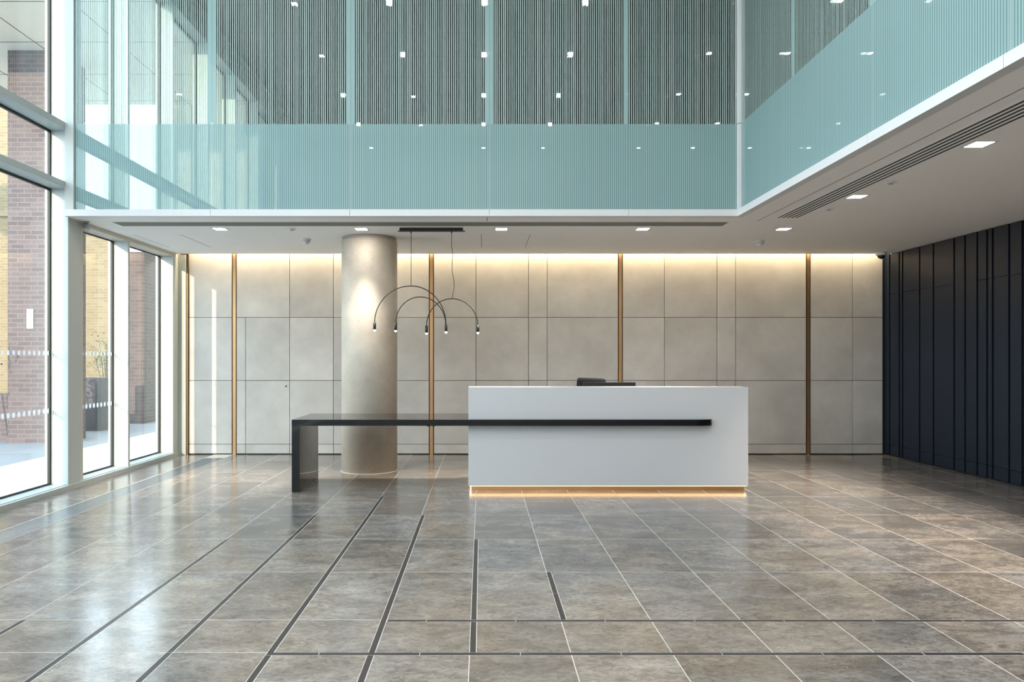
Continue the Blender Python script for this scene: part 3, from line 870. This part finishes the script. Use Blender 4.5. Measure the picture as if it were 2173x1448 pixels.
# ------------------------------------------------------------------ pendant with three arcs
PD = 8.475
def pp(x, y, dy=0): return ((x - VX) * PD / FPX, PD + dy, CAMZ - (y - VY) * PD / FPX)
pen = thing('arc_pendant_lamp', 'black suspended lamp of three thin arcs with five lit tips', 'pendant lamp', ((915 - VX) * PD / FPX, PD, ZS))
xa, _, _ = pp(848, 487); xb_, _, _ = pp(982.5, 487)
b = B(); bx(b, xa, xb_, PD - .022, PD + .022, ZS - .036, ZS - .0006); bx(b, xa - .018, xb_ + .024, PD - .03, PD + .03, ZS - .041, ZS - .036); obj('ceiling_bar', b, M['blackm'], pen)
def cable(pts): 
    b = B(); tube(b, pts, .0032, 6); return obj('cable', b, M['blackm'], pen)
def smooth_pts(ctrl, n=6):
    out = []
    for i in range(len(ctrl) - 1):
        p0 = ctrl[max(i-1, 0)]; p1 = ctrl[i]; p2 = ctrl[i+1]; p3 = ctrl[min(i+2, len(ctrl)-1)]
        for k in range(n):
            t_ = k / n
            out.append(tuple(.5*((2*p1[j]) + (-p0[j]+p2[j])*t_ + (2*p0[j]-5*p1[j]+4*p2[j]-p3[j])*t_**2 + (-p0[j]+3*p1[j]-3*p2[j]+p3[j])*t_**3) for j in range(len(p1))))
    out.append(ctrl[-1]); return out
sc2 = 400 / 1931.0
def c2(x, y): return (700 + x * sc2, 460 + y * sc2)
o = cable([pp(872.5, 489), pp(872.4, 545), pp(872.2, 607.5)])
b = B(); lathe(b, [(.008, 0), (.006, -.02), (0, -.022)], (pp(872.5, 489)[0], PD, ZS - .041), 12); obj('cable_grip', b, M['blackm'], pen)
b = B(); lathe(b, [(.008, 0), (.006, -.02), (0, -.022)], (pp(958.4, 489)[0], PD, ZS - .041), 12); obj('cable_grip', b, M['blackm'], pen)
w2_ = [c2(*q) for q in ((1247, 150), (1249, 225), (1247, 300), (1257, 385), (1252, 480), (1252, 560), (1268, 645), (1271, 730), (1256, 810), (1251, 840))]
cable([pp(*q) for q in smooth_pts(w2_)])
def arc_pts(xl, yl, xr, yr, ytop, xtop, d0, d1, n=40):
    pts = []
    for i in range(n + 1):
        a = PI * i / n
        if a <= PI/2: u = math.cos(a); x = xtop - (xtop - xl) * u; y = ytop + (yl - ytop) * (1 - math.sin(a))
        else: u = -math.cos(a); x = xtop + (xr - xtop) * u; y = ytop + (yr - ytop) * (1 - math.sin(a))
        pts.append(pp(x, y, d0 + (d1 - d0) * i / n))
    return pts
ends_ = {}
def arc_rod(l, r, top, d0, d1):
    b = B(); tube(b, arc_pts(*l, *r, top[1], top[0], d0, d1), .0052, 8); obj('arc_rod', b, M['blackm'], pen)
arc_rod(c2(462, 1088), c2(1190, 1110), c2(833, 711), -.03, .012)
arc_rod(c2(670, 1092), c2(1186, 1110), c2(925, 822), .03, -.004)
arc_rod(c2(990, 1120), c2(1515, 1113), c2(1250, 841), .0, .0)
def lamp_tip(xc, y0, y1, dy):
    p = pp(*c2(xc, y0), dy); q = pp(*c2(xc, y1), dy); h = p[2] - q[2]
    b = B(); lathe(b, [(0, 0), (.0165, 0), (.0165, -h), (.0135, -h), (.0135, -h + .006)], p, 24); hd = obj('lamp_holder', b, M['blackm'], pen)
    b = B(); lathe(b, [(.0132, -h + .004), (.0132, -h - .010), (.009, -h - .016), (0, -h - .018)], p, 20); obj('bulb', b, M['bulb'], hd)
for q in ((462, 1086, 1160, -.03), (670, 1090, 1165, .03), (990, 1117, 1192, 0), (1190, 1106, 1180, .006), (1516, 1111, 1185, 0)): lamp_tip(*q)

# ------------------------------------------------------------------ outside
b = B(); bx(b, -70, XG - .06, -30, 90, -.12, -.02); g = struct('ground_outside', b, M['paving'])
b = B(); bx(b, XG - .06 , 40, YB + .3, 90, -.12, -.02); struct('ground_outside_rear', b, M['paving'])
b = B(); bx(b, -6.3, XG - .07, -12, 40, -.02, -.012); struct('ground_sunlit_strip', b, M['sunpaving'])  # band painted as sunlit ground, also bounces light up to the soffit
b = B(); cz = 6.60
bx(b, -16, XG - .07, 10.3, 14.95, cz, cz + .5, 0)
mods = 1.36
xj = -4.61
while xj > -16: bx(b, xj - .008, xj + .008, 10.3, 14.95, cz - .002, cz + .001, 1); xj -= mods
yj = 14.95 - .25
while yj > 10.4: bx(b, -16, XG - .07, yj - .008, yj + .008, cz - .002, cz + .001, 1); yj -= mods
struct('ceiling_outside', b, [M['panel'], M['panelj']])
b = B(); bx(b, -6.34, XG - .07, 15.05, 26, -.02, 7.1, 0)  # solid block added outside to hide bright sky from the farther upper windows
for zz in (2.95, 4.31, 5.67): bx(b, -6.34, XG - .07, 15.046, 15.06, zz, zz + .014, 1)
for q in (-5.97,): bx(b, q - .007, q + .007, 15.046, 15.06, -.02, 7.1, 1)
struct('wall_outside_sky_block', b, [M['panel'], M['panelj']])
def pier(x0, x1, y0, y1, z1, label):
    b = B(); bx(b, x0, x1, y0, y1, -.02, z1); o = obj('brick_pier', b, M['brown'], loc=((x0+x1)/2, (y0+y1)/2, -.02)); tag(o, label, 'brick pier', kind='thing')
pier(-7.98, -7.10, 12.3, 13.1, cz - .003, 'tall brown brick pier outside the big window, carrying a small sign')
pier(-7.72, -7.39, 16.0, 16.6, 3.75, 'brown brick pier outside, seen through the low window nearest the stone')
b = B(); bx(b, -30, -10.1, 20, 20.6, -.02, 5.3); bx(b, -30, -12.8, 19.96, 20.3, 5.3, 10.5)
tag(obj('brick_building', b, M['golden'], loc=(-18, 21, -.02)), 'sunlit golden brick building outside, beyond the windows', 'building')
b = B(); bx(b, -30, -8.05, 12.6, 12.85, -.02, .8)
tag(obj('garden_wall', b, M['brown'], loc=(-12, 12.7, -.02)), 'low brown brick boundary beside the tall brick pier outside', 'low brick wall', kind='thing')
b = B(); bx(b, -9.3, -6.6, 18.2, 18.5, -.02, .72)
tag(obj('low_planter', b, M['render'], loc=(-8, 18.3, -.02)), 'low pale planter outside, behind the dark cabinet', 'planter')
t = thing('utility_cabinet', 'dark grey utility cabinet standing on the paving outside the first low window', 'cabinet', (-7.65, 14.6, -.02))
b = B(); bx(b, -7.95, -7.50, 14.4, 14.85, -.02, 1.03); obj('body', b, M['cabinet'], t, bevel=.01)
b = B(); bx(b, -7.91, -7.60, 14.385, 14.40, .05, .96); obj('door', b, M['cabinet'], t, bevel=.004)
t = thing('no_smoking_sign', 'white no-smoking sign fixed to the tall brown brick pier outside', 'sign', (-7.60, 12.29, 2.08))
b = B(); bx(b, -7.655, -7.545, 12.288, 12.297, 1.91, 2.24); obj('plate', b, M['sign'], t)
b = B(); ring = []
for i in range(33):
    a = 2*PI*i/32; ring.append((-7.60 + .038*math.cos(a), 12.286, 2.16 + .038*math.sin(a)))
tube(b, ring, .0045, 6, cap=False); tube(b, [(-7.60 - .026, 12.286, 2.186), (-7.60 + .026, 12.286, 2.134)], .0045, 6)
bx(b, -7.628, -7.575, 12.284, 12.288, 2.155, 2.164)
obj('no_smoking_symbol', b, M['signink'], t)
def shrub(x, y, h, w, n, label):
    t = thing('shrub', label, 'shrub', (x, y, -.02))
    b = B()
    tips = []
    for i in range(9):
        a = random.random() * 2 * PI; r = random.random() * w * .5
        p = [(x, y, -.02), (x + r*.4*math.cos(a), y + r*.4*math.sin(a), h*.45), (x + r*math.cos(a), y + r*math.sin(a), h*(.75 + .25*random.random()))]
        tube(b, p, [.018, .011, .004], 5); tips.append(p)
    obj('stem', b, M['stem'], t)
    b = B()
    for i in range(n):
        p = random.choice(tips); s = .25 + .75 * random.random()
        q = Vector(p[1]).lerp(Vector(p[2]), s) + Vector((random.gauss(0, w*.13), random.gauss(0, w*.13), random.gauss(0, h*.07)))
        if q.z < .15: q.z = .15
        d = Vector((random.gauss(0,1), random.gauss(0,1), random.gauss(0,.7))).normalized(); e_ = d.cross(Vector((0,0,1))).normalized(); l = .05 + .05 * random.random()
        m_ = d.cross(e_) * .006
        v = [b.verts.new(q), b.verts.new(q + d*l*.5 + e_*l*.25 + m_), b.verts.new(q + d*l), b.verts.new(q + d*l*.5 - e_*l*.25 + m_)]
        b.faces.new(v)
    o = obj('foliage', b, M['leaf'], t); o['kind'] = 'stuff'
shrub(-8.35, 11.9, 2.05, .8, 500, 'leafy shrub outside against the tall brown brick pier')
shrub(-8.15, 18.0, 1.75, .8, 700, 'pale leafy shrub outside behind the small brick pier')
shrub(-9.85, 19.2, 1.95, .9, 500, 'shrub outside against the golden brick building')

# ------------------------------------------------------------------ light
wd_ = bpy.data.worlds.new('sky'); S.world = wd_; wd_.use_nodes = True
nt = wd_.node_tree; nt.nodes.clear()
wo = nt.nodes.new('ShaderNodeOutputWorld'); bg = nt.nodes.new('ShaderNodeBackground')
tc = nt.nodes.new('ShaderNodeTexCoord'); sp = nt.nodes.new('ShaderNodeSeparateXYZ'); nt.links.new(tc.outputs['Generated'], sp.inputs[0])
r = nt.nodes.new('ShaderNodeValToRGB'); nt.links.new(sp.outputs[2], r.inputs[0])
r.color_ramp.elements[0].position = 0.0; r.color_ramp.elements[0].color = (.88, .95, .97, 1)
r.color_ramp.elements[1].position = .7; r.color_ramp.elements[1].color = (.52, .74, .95, 1)
nt.links.new(r.outputs[0], bg.inputs[0]); bg.inputs[1].default_value = 5.2
nt.links.new(bg.outputs[0], wo.inputs[0])

def light(name, kind, loc, energy, color=(1,1,1), rot=None, **kw):
    l = bpy.data.lights.new(name, kind); l.energy = energy; l.color = color
    o = bpy.data.objects.new(name, l); COL.objects.link(o); o.location = loc
    if rot is not None: o.rotation_euler = rot
    for k_, v in kw.items():
        if k_ == 'portal': l.cycles.is_portal = v
        else: setattr(l, k_, v)
    return o
# low sun from behind on the left, almost along the facade
az, el = R(17.0), R(10.3)
d = Vector((math.sin(az)*math.cos(el), math.cos(az)*math.cos(el), -math.sin(el)))
sun = light('sun', 'SUN', (-10, -20, 10), 3.6, (1.0, .86, .66), angle=R(.6))
sun.rotation_euler = d.to_track_quat('-Z', 'Y').to_euler()
# sampling portals in the window wall
light('window_portal', 'AREA', (XG - .1, (YFRONT + YF) / 2, 3.25), 1, rot=(0, R(-90), 0), shape='RECTANGLE', size=6.5, size_y=YF - YFRONT, portal=True)
light('window_portal_low', 'AREA', (XG - .1, 9.3, 1.45), 1, rot=(0, R(-90), 0), shape='RECTANGLE', size=2.9, size_y=2.6, portal=True)
light('window_portal_upper', 'AREA', (XG - .1, 14.2, 4.8), 1, rot=(0, R(-90), 0), shape='RECTANGLE', size=3.6, size_y=12.8, portal=True)
warm = (1.0, .90, .79)
for (x, y), lab in dl:
    light('downlight_beam', 'SPOT', (x, y, ZS - .012), 150 if abs(x + 1.405) < .01 else 380, warm, spot_size=R(68), spot_blend=1.0, shadow_soft_size=.05)
for x in (-2.9, -1.43, .05, 1.61):  # added fill lights under the unseen atrium ceiling, without fixtures
    for y in (-1.64, .25, 2.3, 4.24):
        light('atrium_fill', 'AREA', (x, y, ZT - .05), 21, (1.0, .97, .93), shape='SQUARE', size=.08)
# cove above the stone
light('cove_strip', 'AREA', ((XR - 4.3) / 2 , YW - .105, 3.16), 62, (1.0, .82, .52), rot=(0, 0, 0), shape='RECTANGLE', size=XR + 4.2, size_y=.03)

S.view_settings.view_transform = 'Standard'; S.view_settings.look = 'None'
S.view_settings.gamma = 1.0; S.view_settings.use_curve_mapping = False
S.view_settings.exposure = 0.64
S.cycles.max_bounces = 10; S.cycles.diffuse_bounces = 5; S.cycles.glossy_bounces = 4; S.cycles.transparent_max_bounces = 16
S.cycles.sample_clamp_indirect = 6.0
S.cycles.use_denoising = True
S.cycles.caustics_reflective = False; S.cycles.caustics_refractive = False
